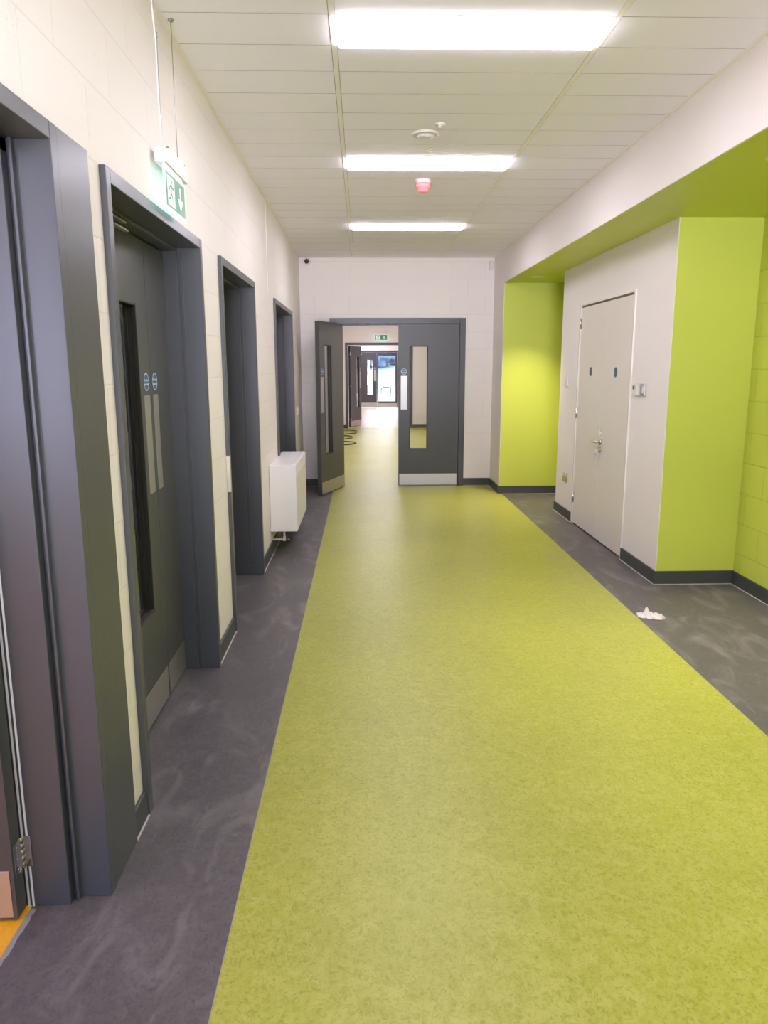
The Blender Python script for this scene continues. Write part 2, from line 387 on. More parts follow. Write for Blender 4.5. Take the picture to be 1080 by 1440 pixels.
# ------------------------------------------------------------------ door parts
def fire_sign(mb_x, R=.041):
    """blue disc with a white ring and wording, drawn in the x-z plane at y=0 facing -y; mb_x maps to place"""
    mb = MB(); mb.xf = mb_x
    mb.mi = 0; mb.lathe([(R, -.0012), (R, 0)], (0, 0, 0), 'Y', 36, False)
    mb.mi = 1
    n = 36
    for k in range(n):
        a, b = 2*PI*k/n, 2*PI*(k+1)/n
        q = [(r*math.cos(t), r*math.sin(t)) for r, t in ((R*.93, a), (R*.93, b), (R*.86, b), (R*.86, a))]
        mb.prism(q, 'Y', -.0017, -.0012)
    rx = Matrix.Rotation(PI/2, 4, 'X')
    for i, (w, sz) in enumerate((('Fire door', .0165), ('keep shut', .0165))):
        mb.text(w, sz, Matrix.Translation((0, -.0016, .008 - .018*i)) @ rx)
    return mb

def leaf(door, L, H, xf, flip=False, vision=True, kick=.15, plate_u=(.03, .115), vis_u=(.16, .375), sides=(0, 1), hinges=(.2, 1.06, 1.9), name='door_leaf', label=None, zb=.008, signs=True, stops=None, glass_full=False):
    """leaf along +x from the hinge at x=0 (free edge at x=L), thickness y in [0,.054]; xf places it in the world"""
    T = .054
    def U(u): return L - u
    mb = MB(); mb.xf = xf
    if vision:
        vx0, vx1 = U(vis_u[1]), U(vis_u[0]); vz0, vz1 = .50, 1.84
        if glass_full: vx0, vx1, vz0, vz1 = .07, L - .05, .24, H - .12
        for a in ((0, vx0, zb, H), (vx1, L, zb, H), (vx0, vx1, zb, vz0), (vx0, vx1, vz1, H)):
            mb.box(a[0], a[1], 0, T, a[2], a[3])
        bmesh.ops.remove_doubles(mb.bm, verts=mb.bm.verts, dist=1e-5)
    else: mb.box(0, L, 0, T, zb, H, .002)
    lf = mb.build(name, M['leaf'], door)
    if label: lf['label'] = label
    if vision:
        mb = MB(); mb.xf = xf; e = .005
        for y0, y1 in ((-.003, .018), (T - .018, T + .003)):
            for a in ((vx0 - .006, vx0 + e, vz0 - .006, vz1 + .006), (vx1 - e, vx1 + .006, vz0 - .006, vz1 + .006), (vx0 + e, vx1 - e, vz0 - .006, vz0 + e), (vx0 + e, vx1 - e, vz1 - e, vz1 + .006)):
                mb.box(a[0], a[1], y0, y1, a[2], a[3], .002)
        mb.build('glazing_bead', M['edge'], lf)
        mb = MB(); mb.xf = xf; mb.box(vx0, vx1, .024, .030, vz0, vz1)
        o = mb.build('vision_panel', M['glass'], lf); o['label'] = 'clear glass vision panel'
    for sd in sides:
        ya, yb = ((-.0018, 0), (T, T + .0018))[sd]
        if kick:
            mb = MB(); mb.xf = xf; mb.box(.012, L - .012, ya, yb, .014, .014 + kick, .0006)
            o = mb.build('kick_plate', M['steel'], lf); o['label'] = 'stainless steel kick plate'
        if plate_u:
            mb = MB(); mb.xf = xf; mb.box(U(plate_u[1]), U(plate_u[0]), ya, yb, 1.022, 1.458, .0006)
            o = mb.build('push_plate', M['steel'], lf); o['label'] = 'stainless steel push plate'
            if signs:
                c = ((U(plate_u[0]) + U(plate_u[1]))/2, 0 if sd == 0 else T, 1.516)
                sx = xf @ Matrix.Translation(c) @ (Matrix.Rotation(PI, 4, 'Z') if sd else Matrix.Identity(4))
                o = fire_sign(sx).build('fire_door_sign', [M['blue'], M['sign_white']], lf); o['label'] = 'round blue fire door keep shut sign'
    for hz in hinges:
        mb = MB(); mb.xf = xf
        mb.lathe([(.0075, -.05), (.0075, .05)], (-.003, -.006, hz), 'Z', 12)
        mb.box(-.0015, .0005, .002, .034, hz - .05, hz + .05)
        o = mb.build('hinge', M['chrome'], lf); o['label'] = 'chrome butt hinge'
    return lf

def left_frame(root, y0, y1, aw=.05, second=.015, infill=None):
    """lining and architraves of an opening in the left wall"""
    xo, xi, xm = -.775, XL - TW + .005, -.885
    mb = MB(); b = .0025
    yf = infill if infill else y1
    for s, e, t in ((y0, y0 + aw, 1), (yf - aw, yf, -1)):
        mb.box(xi, xo, s, e, 0, ZT, b)
        q = (e, e + second) if t == 1 else (s - second, s)
        mb.box(xi, xm, q[0], q[1], 0, ZT - aw, b)
        g = (e - .001, e + second*.55) if t == 1 else (s - second*.55, s + .001)
        mb.box(xm + .012, xm + .02, g[0], g[1], 0, ZT - aw, .001)
    mb.box(xi, xo - .0004, y0 + aw, yf - aw, ZT - aw, ZT, b)
    mb.box(xi, xm, y0 + aw, yf - aw, ZT - aw - second, ZT - aw, b)
    return mb.build('door_frame', M['frame'], root)

def XF(ox, oy, dx, dy):
    """leaf frame: hinge at (ox, oy), leaf running along (dx, dy); local -y is the right-hand side of that direction"""
    l = math.hypot(dx, dy); dx, dy = dx/l, dy/l
    return Matrix(((dx, -dy, 0, ox), (dy, dx, 0, oy), (0, 0, 1, 0), (0, 0, 0, 1)))

# door 1 (nearest on the left), leaf swung into the room with the orange floor
a, b = DOORS[1]
r = thing('door_1', (XL - .1, 1.6, 0), 'nearest dark grey doorway on the left, open to an orange floor', 'door', None, 'structure')
left_frame(r, a, b, .045, .035, infill=2.075)
mb = MB(); mb.box(XL - .1, -.7765, 2.0755, b, 0, ZT, .002)
mb.build('infill_panel', M['frame'], r)
lf = leaf(r, .93, 2.12, XF(-1.012, 1.985, -1, 0), vision=True, plate_u=(.05, .13), hinges=(), sides=(0, 1), label='dark leaf swung into the room, only its hinged edge showing')
for hz in (.185, 1.22, 1.95):
    mb = MB()
    mb.box(-1.019, -.984, 1.9905, 1.9952, hz - .05, hz + .05, .001)                 # leaf on the jamb
    mb.box(-1.0125, -1.008, 1.938, 1.981, hz - .05, hz + .05, .001)                  # leaf on the door edge
    for zz in (-.034, .0, .034): mb.lathe([(.004, 0), (.003, .0012)], (-1.008, 1.956, hz + zz), 'X', 10)
    for i in range(5):
        mb.lathe([(.0075, -.0092), (.0075, .0092)], (-1.012, 1.987, hz - .04 + i*.02), 'Z', 14)
    o = mb.build('hinge', M['chrome'], r); o['label'] = 'chrome butt hinge'
for xx in (-1.0075, -.9945):
    mb = MB(); mb.box(xx - .0028, xx + .0028, 1.9925, 1.9965, .0, 2.1); o = mb.build('brush_seal', M['seal'], r); o['label'] = 'white brush seal strip'
mb = MB(); n = 60
poly = [(-1.0, 1.08 + .9*i/n) for i in range(n + 1)] + [(-.988 + .016*abs(noise.noise((i*.31, 2.2, 0))) + .012*max(0, (i/n - .75))*4*abs(noise.noise((i*.9, 7, 0))), 1.08 + .9*i/n) for i in range(n, -1, -1)]
mb.prism(poly, 'Z', 0, .0012); mb.build('threshold_seal', M['dust'], r)

# door 2: closed leaf and a half with push plates and two blue signs
a, b = DOORS[2]
r = thing('door_2', (XL - .1, 3.14, 0), 'dark grey closed double door on the left under the hanging exit sign', 'door', None, 'structure')
left_frame(r, a, b, .045, .015)
XD = -.952
# main leaf hinged on the near jamb: runs along +y, visible face towards +x (local -y side)
leaf(r, .928, 2.12, XF(XD, 2.505, 0, 1), vision=True, plate_u=(.03, .115), vis_u=(.17, .40), sides=(0,), hinges=(), label='wide leaf with tall vision panel')
leaf(r, .336, 2.12, XF(XD - .054, 3.773, 0, -1), vision=False, plate_u=(.022, .098), sides=(1,), hinges=(), label='narrow leaf without glass')
mb = MB(); mb.box(-.945, -.900, 2.56, 2.86, 2.055, 2.105, .004); mb.box(-.905, -.885, 2.60, 3.0, 2.112, 2.120, .002)
mb.box(-.905, -.885, 2.86, 3.02, 2.085, 2.093, .002)
o = mb.build('door_closer', M['steel'], r); o['label'] = 'silver overhead door closer'

# door 3: leaf open at ninety degrees
a, b = DOORS[3]
r = thing('door_3', (XL - .1, 5.0, 0), 'dark grey open doorway on the left before the white radiator', 'door', None, 'structure')
left_frame(r, a, b, .045, .015)
leaf(r, 1.02, 2.12, XF(-1.045, b - .063, -1, 0), vision=True, plate_u=(.03, .115), vis_u=(.17, .39), kick=.15, hinges=(), sides=(0, 1), label='dark leaf folded back at right angles to the wall')
mb = MB(); mb.box(-1.03, -.79, b - .063, b - .059, 0, .075, .001); mb.build('frame_plinth', M['frame'], r)
mb = MB()
mb.box(-.797, -.771, 4.3305, 4.3352, .862, 1.075, .001)
mb.box(-.7755, -.7715, 4.333, 4.350, .862, .955, .001); mb.box(-.7755, -.7715, 4.333, 4.350, .985, 1.075, .001)
o = mb.build('keep_plate', M['chrome'], r); o['label'] = 'chrome lock keep on the frame edge'

# door 4
a, b = DOORS[4]
r = thing('door_4', (XL - .1, 7.8, 0), 'dark grey open doorway on the left behind the white radiator', 'door', None, 'structure')
left_frame(r, a, b, .045, .015)
leaf(r, 1.02, 2.12, XF(-1.045, b - .063, -1, 0), vision=True, plate_u=(.03, .115), vis_u=(.17, .39), hinges=(), sides=(0, 1), label='dark leaf folded back at right angles to the wall')

# door 5: double doors at the corridor end, left leaf open towards us
r = thing('door_5', (.46, D, 0), 'dark grey double doors at the corridor end, left leaf standing open', 'door', None, 'structure')
mb = MB(); f0, f1, h0, h1 = D - .02, D + .21, 2.125, 2.197
mb.box(-.42, -.345, f0, f1, 0, h1, .003); mb.box(1.272, 1.347, f0, f1, 0, h1, .003); mb.box(-.345, 1.272, f0 + .0004, f1, h0, h1, .003)
mb.box(-.345, -.33, D + .045, f1, 0, h0, .002); mb.box(1.257, 1.272, D + .045, f1, 0, h0, .002); mb.box(-.33, 1.257, D + .045, f1, h0 - .015, h0, .002)
mb.build('door_frame', M['frame'], r)
leaf(r, .795, 2.118, XF(1.268, D + .045, -1, 0), vision=True, plate_u=(.03, .115), vis_u=(.15, .38), hinges=(), sides=(1,), label='closed right leaf with tall vision panel')
# open leaf: visible face is local y=T side (the face it shows to the far corridor when shut)
leaf(r, .79, 2.118, XF(-.302, D - .015, -.262, -.745), vision=True, plate_u=(.03, .115), vis_u=(.15, .38), hinges=(.25, 1.1, 1.9), sides=(0, 1), label='left leaf swung open past the wall')

# door 6: flush white double door in the partition
r = thing('door_6', (XP, 6.72, 0), 'flush off-white double door in the white partition with keys in its lock', 'door', None, 'structure')
mb = MB()
for q in ((5.965, 5.995), (7.445, 7.475)): mb.box(XP - .012, XP + .11, q[0], q[1], 0, 2.165, .002)
mb.box(XP - .006, XP + .11, 5.995, 7.445, 2.150, 2.165, .002)
o = mb.build('door_frame', M['frame_white'], r); o['label'] = 'white frame'
mb = MB(); mb.box(XP + .002, XP + .06, 5.999, 7.441, 2.128, 2.1495); mb.build('head_gap_shade', M['gap_shade'], r)  # dark strip over the leaves, the shade of the gap as its colour
def wleaf(y0, y1, nm):
    mb = MB(); mb.box(XP - .002, XP + .04, y0, y1, .012, 2.132, .0025); o = mb.build('door_leaf', M['door_white'], r); o['label'] = nm; return o
la = wleaf(5.999, 6.7185, 'near leaf'); lb = wleaf(6.7215, 7.441, 'far leaf')
for lf, yy in ((la, 6.36), (lb, 7.06)):
    sx = Matrix.Translation((XP - .002, yy, 1.527)) @ Matrix.Rotation(-PI/2, 4, 'Z')
    o = fire_sign(sx, .043).build('fire_door_sign', [M['navy'], M['navy_print']], lf); o['label'] = 'small round blue sign'
for hz in (1.985, 1.12, .27):
    mb = MB(); mb.lathe([(.009, -.05), (.009, .05)], (XP - .009, 7.444, hz), 'Z', 12); mb.box(XP - .004, XP - .002, 7.42, 7.468, hz - .05, hz + .05)
    o = mb.build('hinge', M['chrome'], lb); o['label'] = 'steel butt hinge'
mb = MB()     # lever handle on a round rose and a cylinder below, on the near leaf
yy, zz = 6.66, .905
mb.lathe([(.026, 0), (.026, -.008), (.020, -.010)], (XP - .002, yy, zz), 'X', 24); mb.lathe([(.0095, -.008), (.0095, -.052)], (XP - .002, yy, zz), 'X', 16)
mb.tube([(XP - .05, yy, zz), (XP - .055, yy + .02, zz), (XP - .055, yy + .06, zz - .001), (XP - .055, yy + .125, zz - .002)], .0095, 12)
o = mb.build('lever_handle', M['chrome'], la); o['label'] = 'chrome lever handle'
mb = MB(); zc = .835
mb.lathe([(.026, 0), (.026, -.008), (.018, -.010)], (XP - .002, yy, zc), 'X', 24); mb.lathe([(.0085, -.008), (.0085, -.018)], (XP - .002, yy, zc), 'X', 16)
o = mb.build('lock_cylinder', M['chrome'], la); o['label'] = 'chrome lock cylinder'
mb = MB(); mb.lathe([(.012, 0), (.012, -.006)], (XP - .002, yy, .985), 'X', 16); mb.box(XP - .02, XP - .006, yy - .004, yy + .004, .962, 1.02, .002)
o = mb.build('thumb_turn', M['chrome'], la); o['label'] = 'chrome thumb turn'
k = thing('key_bunch', (XP - .04, yy, .80), 'small bunch of keys hanging from the lock of the white double door', 'keys')
def key(mb, c, ang):
    m0 = mb.xf; mb.xf = Matrix.Translation(c) @ Matrix.Rotation(ang, 4, 'Y')
    mb.lathe([(.011, -.001), (.011, .001)], (0, 0, -.011), 'Y', 18); mb.box(-.0035, .0035, -.001, .001, -.052, -.018)
    for q in range(4): mb.box(.0035, .0052, -.001, .001, -.05 + q*.008, -.046 + q*.008)
    mb.xf = m0
mb = MB(); mb.xf = Matrix.Identity(4); mb.lathe([(.011, -.0012), (.011, .0012)], (XP - .038, yy, zc), 'Y', 18); mb.box(XP - .030, XP - .010, yy - .001, yy + .001, zc - .0035, zc + .0035)
mb.build('key', M['steel'], k)
mb = MB(); pts = [(XP - .044 + .013*math.cos(t*PI/10), yy + .006*math.sin(t*PI/10), zc - .018 + .014*math.sin(t*PI/10)) for t in range(21)]
mb.tube(pts, .0012, 8); mb.build('key_ring', M['chrome'], k)
for ang in (-.35, .1, .3):
    mb = MB(); key(mb, (XP - .045, yy + .02*ang, zc - .03), ang); mb.build('key', M['steel'], k)

# ------------------------------------------------------------------ beyond the end doors
CR2 = 1.75
mb = MB(); mb.box(XL - .1, XL - .0, D + .2, Y2, 0, 2.95); mb.box(CR2, CR2 + .1, D + .2, Y2, 0, 2.95)
struct(mb, 'wall_corridor', M['plaster'], 'cream side walls of the second corridor', 'wall')
mb = MB(); wall_y(mb, Y2, Y2 + .2, XL - 1.2, CR2 + .9, 0, 2.95, [(-.44, 1.30, 0, 2.185)])
struct(mb, 'wall_crossing', M['plaster'], 'cream cross wall with a dark doorway beyond the open leaf', 'wall')
mb = MB(); mb.box(XL - .1, CR2 + .1, D + .2, Y2 + .2, 2.94, 3.0); mb.box(-2.0, 2.6, Y2 + .2, Y3 + .2, 2.94, 3.0)
struct(mb, 'ceiling_far', M['ceiling'], 'pale ceiling of the spaces beyond the end doors', 'ceiling')
mb = MB(); mb.box(-2.1, -2.0, Y2 + .2, Y3, 0, 2.95); mb.box(2.6, 2.7, Y2 + .2, Y3, 0, 2.95); wall_y(mb, Y3, Y3 + .2, -2.1, 2.7, 0, 2.95, [(-.28, 1.43, 0, 2.19)])
struct(mb, 'wall_lobby', M['plaster'], 'pale walls of the bright lobby by the outside door', 'wall')
mb = MB(); mb.box(1.30, CR2, Y2 - .014, Y2, 0, .10, .003); mb.box(CR2 - .014, CR2, D + .21, Y2, 0, .1, .003); mb.box(XL, XL + .014, D + .21, Y2, 0, .1, .003); mb.box(XL, -.44, Y2 - .014, Y2, 0, .1, .003)
struct(mb, 'baseboard_far', M['skirt'], 'dark skirting in the second corridor', 'skirting board')

r = thing('door_7', (.43, Y2, 0), 'dark doorway in the far cross wall with one leaf pushed open', 'door', None, 'structure')
mb = MB(); f0, f1 = Y2 - .02, Y2 + .21
mb.box(-.44, -.375, f0, f1, 0, 2.185, .003); mb.box(1.235, 1.30, f0, f1, 0, 2.185, .003); mb.box(-.375, 1.235, f0 + .0004, f1, 2.12, 2.185, .003)
mb.build('door_frame', M['frame'], r)
leaf(r, .80, 2.11, XF(-.315, Y2 + .24, .30, .80), vision=True, plate_u=(.03, .115), vis_u=(.16, .375), hinges=(.2, 1.05, 1.9), sides=(0, 1), label='dark leaf pushed open into the lobby')

r = thing('door_8', (.57, Y3, 0), 'glazed outside door at the far end with daylight behind it', 'door', None, 'structure')
mb = MB(); f0, f1 = Y3 - .02, Y3 + .21
mb.box(-.28, -.215, f0, f1, 0, 2.19, .003); mb.box(1.365, 1.43, f0, f1, 0, 2.19, .003); mb.box(-.215, 1.365, f0 + .0004, f1, 2.12, 2.19, .003)
mb.build('door_frame', M['frame'], r)
leaf(r, .775, 2.115, XF(-.21, Y3 + .02, 1, 0), vision=True, plate_u=(.03, .115), vis_u=(.16, .375), hinges=(), sides=(0,), label='solid left leaf with vision panel', kick=.17)
leaf(r, .79, 2.115, XF(1.36, Y3 + .074, -1, 0), vision=True, plate_u=None, hinges=(), sides=(1,), label='fully glazed right leaf', kick=.15, glass_full=True)
mb = MB(); mb.box(-.20, -.03, Y3 - .05, Y3 + .018, 2.02, 2.075, .004); mb.build('door_closer', M['white_metal'], r)

# outdoors
mb = MB(); mb.box(-30, 30, Y3 + .2, 46, -.12, -.02)
struct(mb, 'pavement', M['concrete'], 'pale sunlit paving outside the glazed door', 'paving')
mb = MB()
t = bmesh.new(); bmesh.ops.create_grid(t, x_segments=60, y_segments=40, size=1)
for v in t.verts:
    x, y = v.co.x * 30, 46 + (v.co.y + 1) * 22; q = min(1, max(0, (y - 46) / 30)); v.co = Vector((x, y, -.03 + 2.2*q*q*(3 - 2*q) + .06*noise.noise((x*.3, y*.3, 0))))
mb._merge(t, True)
tag(struct(mb, 'lawn', M['turf'], 'grassy bank rising beyond the paving outside', 'lawn'), kind='structure')
def tree(x, y, z, h, rad, label):
    r = thing('tree', (x, y, z), label, 'tree', 'trees on the bank outside')
    mb = MB(); mb.lathe([(.22, 0), (.16, h*.3), (.08, h*.8)], (x, y, z), 'Z', 12); mb.build('trunk', M['bark'], r)
    t = bmesh.new(); bmesh.ops.create_icosphere(t, subdivisions=5, radius=1)
    for v in t.verts:
        n = v.co.normalized(); k = 1 + .22*noise.noise(n*3 + Vector((x, y, 0))) + .10*noise.noise(n*9 + Vector((y, x, 0))) + .05*noise.noise(n*22)
        w = rad*(1.12 - .42*n.z)
        v.co = Vector((x + n.x*w*k, y + n.y*w*k, z + h*.5 + n.z*h*.46*k))
    mb = MB(); mb._merge(t, True); mb.build('crown', M['evergreen'], r)
tree(.35, 66, .9, 3.6, 1.6, 'dark rounded tree on the grass bank, left of the gap in the glazed door')
tree(3.95, 68, .9, 3.5, 1.45, 'dark rounded tree on the grass bank, right of the gap in the glazed door')
mb = MB(); pts = [(1.15 + .24*math.cos(PI - PI*i/16), 37, -.02 + .50 + .12*math.sin(PI*i/16)) for i in range(17)]
mb.tube([(pts[0][0], 37, -.02)] + pts + [(pts[-1][0], 37, -.02)], .022, 10)
tag(rebase(mb.build('hoop_barrier', M['edge'])), 'low dark curved hoop standing on the paving outside the glazed door', 'barrier')

# rooms behind the left wall
mb = MB()
wall_y(mb, -4.3, -4.2, -6.3, XL - TW, 0, 2.8, [(-5.6, -1.5, .8, 2.5)])
wall_x(mb, -6.3, -6.2, -4.2, 2.5, 0, 2.8, [(-3.4, 1.6, .8, 2.5)])
mb.box(-6.3, XL - TW, 2.40, 2.42, 0, 2.8)
struct(mb, 'wall_classroom', M['plaster'], 'pale walls of the room behind the nearest doorway', 'wall')
mb = MB(); mb.box(-6.3, XL - TW, -4.3, 2.42, 2.8, 2.9); mb.box(-4.3, XL - TW, 2.42, D + .2, 2.8, 2.9)
struct(mb, 'ceiling_rooms', M['ceiling'], 'pale ceiling of the side rooms', 'ceiling')
mb = MB(); mb.box(-4.3, -4.2, 2.42, D + .2, 0, 2.8); mb.box(-4.2, XL - TW, 3.9, 3.95, 0, 2.8); mb.box(-4.2, XL - TW, 6.4, 6.45, 0, 2.8); mb.box(-4.2, XL - TW, D + .1, D + .2, 0, 2.8)
struct(mb, 'wall_rooms', M['plaster'], 'pale walls of the unlit side rooms', 'wall')
mb = MB()
for a, b in ((-5.6, -4.25), (-4.25, -2.85), (-2.85, -1.5)):
    for q in ((a, a + .05, .8, 2.5), (b - .05, b, .8, 2.5), (a + .05, b - .05, .8, .85), (a + .05, b - .05, 2.45, 2.5)): mb.box(q[0], q[1], -4.28, -4.22, q[2], q[3], .003)
struct(mb, 'window_1', M['frame'], 'dark framed window of the room behind the nearest doorway', 'window')

mb = MB()
for q in ((-.7, -.64, .05, 2.75), (1.09, 1.15, .05, 2.75), (.2, .26, .05, 2.75), (-.64, .2, .05, .12), (.26, 1.09, .05, .12), (-.64, .2, 2.69, 2.75), (.26, 1.09, 2.69, 2.75)): mb.box(q[0], q[1], YB - .14, YB - .06, q[2], q[3], .003)
struct(mb, 'window_added', M['frame'], 'unseen open-framed screen added to bring daylight into the corridor', 'window')  # made-up opening behind the camera, put in to brighten ceiling and walls

# ------------------------------------------------------------------ ceiling lights
def ceiling_light(i, k, label):
    y0, y1 = LY0 + k*PW, LY0 + (k+1)*PW; x0, x1 = -.098, 1.018
    r = thing('ceiling_light', ((x0+x1)/2, (y0+y1)/2, ZC), label, 'ceiling light', 'recessed ceiling light panels')
    mb = MB(); e = .010
    for q in ((x0, x1, y0, y0 + e), (x0, x1, y1 - e, y1), (x0, x0 + e, y0 + e, y1 - e), (x1 - e, x1, y0 + e, y1 - e)): mb.box(q[0], q[1], q[2], q[3], ZC - .004, ZC + .018, .001)
    mb.build('frame', M['white_metal'], r)
    mb = MB(); mb.box(x0 + e, x1 - e, y0 + e, y1 - e, ZC - .016, ZC + .010, .003)
    mb.build('diffuser', M['light'], r)
for i, (k, lb) in enumerate(zip(LIGHTS, ('large bright white ceiling panel light nearest overhead', 'bright ceiling panel light between the white detector and the red beacon', 'bright ceiling panel light farthest along, nearest the end wall'))): ceiling_light(i, k, lb)

def area(name, loc, sx, sy, power, col=(1, .93, 1.10), rot=(0, 0, 0), spread=None):
    l = bpy.data.lights.new(name, 'AREA'); l.shape = 'RECTANGLE'; l.size = sx; l.size_y = sy; l.energy = power; l.color = col
    if spread: l.spread = spread
    o = bpy.data.objects.new(name, l); C.objects.link(o); o.location = loc; o.rotation_euler = rot
    return o
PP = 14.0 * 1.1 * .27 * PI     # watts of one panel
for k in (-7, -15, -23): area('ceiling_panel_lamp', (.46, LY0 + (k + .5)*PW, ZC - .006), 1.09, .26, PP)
for y in (11.3, 13.4, 15.5, 17.6): area('ceiling_panel_lamp', (.46, y, 2.93), 1.09, .26, PP * 1.1)
for y in (21.5, 24, 26.5, 28.5): area('ceiling_panel_lamp', (.3, y, 2.93), 1.09, .4, PP * 1.4)

# ------------------------------------------------------------------ things on the ceiling
mb = MB(); mb.lathe([(.082, 0), (.082, -.006), (.074, -.012), (.064, -.013), (.062, -.006), (.050, -.006), (.048, -.018), (.030, -.026), (0, -.027)], (.386, 4.78, ZC), 'Z', 40)
tag(mb.build('smoke_detector', M['white_pl']), 'round white ceiling detector disc between the first two panel lights', 'detector')
mb = MB(); mb.lathe([(.030, 0), (.030, -.004), (.014, -.006), (.012, -.02), (0, -.021)], (.455, 4.60, ZC), 'Z', 24)
tag(mb.build('sprinkler_cover', M['white_pl']), 'tiny white fitting on the ceiling just beside the round detector disc', 'ceiling fitting')
mb = MB(); mb.lathe([(.012, 0), (.011, -.008), (0, -.011)], (.444, 5.11, ZC), 'Z', 16)
tag(mb.build('indicator_lamp', M['chrome']), 'tiny shiny indicator dot on the ceiling in front of the second panel light', 'indicator')
r = thing('fire_beacon', (.463, 5.90, ZC), 'red and white fire alarm beacon hanging below the ceiling', 'fire alarm')
mb = MB(); mb.lathe([(.058, 0), (.058, -.022), (.052, -.028)], (.463, 5.90, ZC), 'Z', 32); mb.build('base', M['white_pl'], r)
mb = MB(); mb.lathe([(.056, -.028), (.058, -.045), (.052, -.058), (.044, -.060), (.040, -.080), (.020, -.088), (0, -.089)], (.463, 5.90, ZC), 'Z', 32)
o = mb.build('lens', M['red'], r); o['label'] = 'red lens'

# CCTV and motion sensor on the end wall
r = thing('cctv_camera', (-.68, D, 2.90), 'tiny white camera with black lens high in the left corner of the end wall', 'camera')
mb = MB(); mb.lathe([(.036, 0), (.036, -.02), (.024, -.03)], (-.68, D, 2.905), 'Y', 24); mb.tube([(-.68, D - .02, 2.905), (-.682, D - .05, 2.898), (-.685, D - .07, 2.885)], .012, 12); mb.build('mount', M['white_pl'], r)
mb = MB(); mb.lathe([(.030, .04), (.036, .03), (.036, -.055), (.032, -.06)], (-.687, D - .09, 2.878), 'Y', 28); mb.build('body', M['white_pl'], r)
mb = MB(); mb.lathe([(.029, -.052), (.029, -.0605), (.012, -.0615), (0, -.0615)], (-.687, D - .09, 2.878), 'Y', 24); o = mb.build('lens', M['black'], r); o['label'] = 'black lens'
mb = MB(); mb.box(1.632, 1.69, D - .042, D, 2.79, 2.90, .012); mb.prism([(1.64, 2.80), (1.682, 2.80), (1.676, 2.785), (1.646, 2.785)], 'Y', D - .03, D)
tag(rebase(mb.build('motion_sensor', M['white_pl'])), 'small white motion sensor in the top right corner of the end wall', 'sensor')

# downlights in the green soffit
for (x, y, lb) in ((1.965, 8.65, 'round recessed downlight lit in the green soffit of the far niche'), (2.02, 3.78, 'round recessed downlight in the green soffit at the right edge')):
    r = thing('downlight', (x, y, ZB), lb, 'downlight', 'downlights in the green soffit')
    mb = MB(); mb.lathe([(.075, 0), (.075, -.004), (.060, -.006), (.058, .0)], (x, y, ZB), 'Z', 36); mb.build('bezel', M['white_metal'], r)
    mb = MB(); mb.lathe([(.0575, -.0005), (.0575, -.0025)], (x, y, ZB), 'Z', 36); mb.build('lens', M['down'], r)
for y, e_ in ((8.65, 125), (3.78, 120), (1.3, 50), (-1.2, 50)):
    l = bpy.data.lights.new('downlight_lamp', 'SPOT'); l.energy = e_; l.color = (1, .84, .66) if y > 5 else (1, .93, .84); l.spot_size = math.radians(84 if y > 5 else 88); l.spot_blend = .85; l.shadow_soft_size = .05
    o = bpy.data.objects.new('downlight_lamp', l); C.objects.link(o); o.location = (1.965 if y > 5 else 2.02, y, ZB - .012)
def portal(loc, sx, sy, rot):
    l = bpy.data.lights.new('window_portal', 'AREA'); l.shape = 'RECTANGLE'; l.size = sx; l.size_y = sy; l.cycles.is_portal = True
    o = bpy.data.objects.new('window_portal', l); C.objects.link(o); o.location = loc; o.rotation_euler = rot
portal((.225, YB - .05, 1.4), 1.85, 2.7, (PI/2, 0, 0))
portal((-3.55, -4.21, 1.65), 4.1, 1.7, (PI/2, 0, 0)); portal((-6.21, -.9, 1.65), 1.7, 5.0, (0, -PI/2, 0))
portal((.575, Y3 + .08, 1.1), 1.6, 2.1, (-PI/2, 0, 0))

# ------------------------------------------------------------------ exit signs
def man(s=1.0):
    """running figure as polygons in a unit square (u right, v up)"""
    def limb(a, b, w):
        dx, dy = b[0]-a[0], b[1]-a[1]; l = math.hypot(dx, dy); nx, ny = -dy/l*w/2, dx/l*w/2
        return [(a[0]+nx, a[1]+ny), (b[0]+nx, b[1]+ny), (b[0]-nx, b[1]-ny), (a[0]-nx, a[1]-ny)]
    P = [[(.60 + .075*math.cos(t*PI/8), .86 + .075*math.sin(t*PI/8)) for t in range(16)]]
    P += [limb((.54, .76), (.44, .46), .15), limb((.55, .73), (.74, .62), .07), limb((.74, .62), (.86, .72), .065), limb((.50, .73), (.30, .66), .07), limb((.30, .66), (.22, .52), .065),
          limb((.47, .47), (.66, .32), .09), limb((.66, .32), (.62, .08), .08), limb((.43, .47), (.36, .26), .09), limb((.36, .26), (.12, .22), .08)]
    return P
ARROW = [[(.44, .90), (.56, .90), (.56, .40), (.44, .40)], [(.50, .08), (.80, .46), (.66, .50), (.50, .30), (.34, .50), (.20, .46)]]
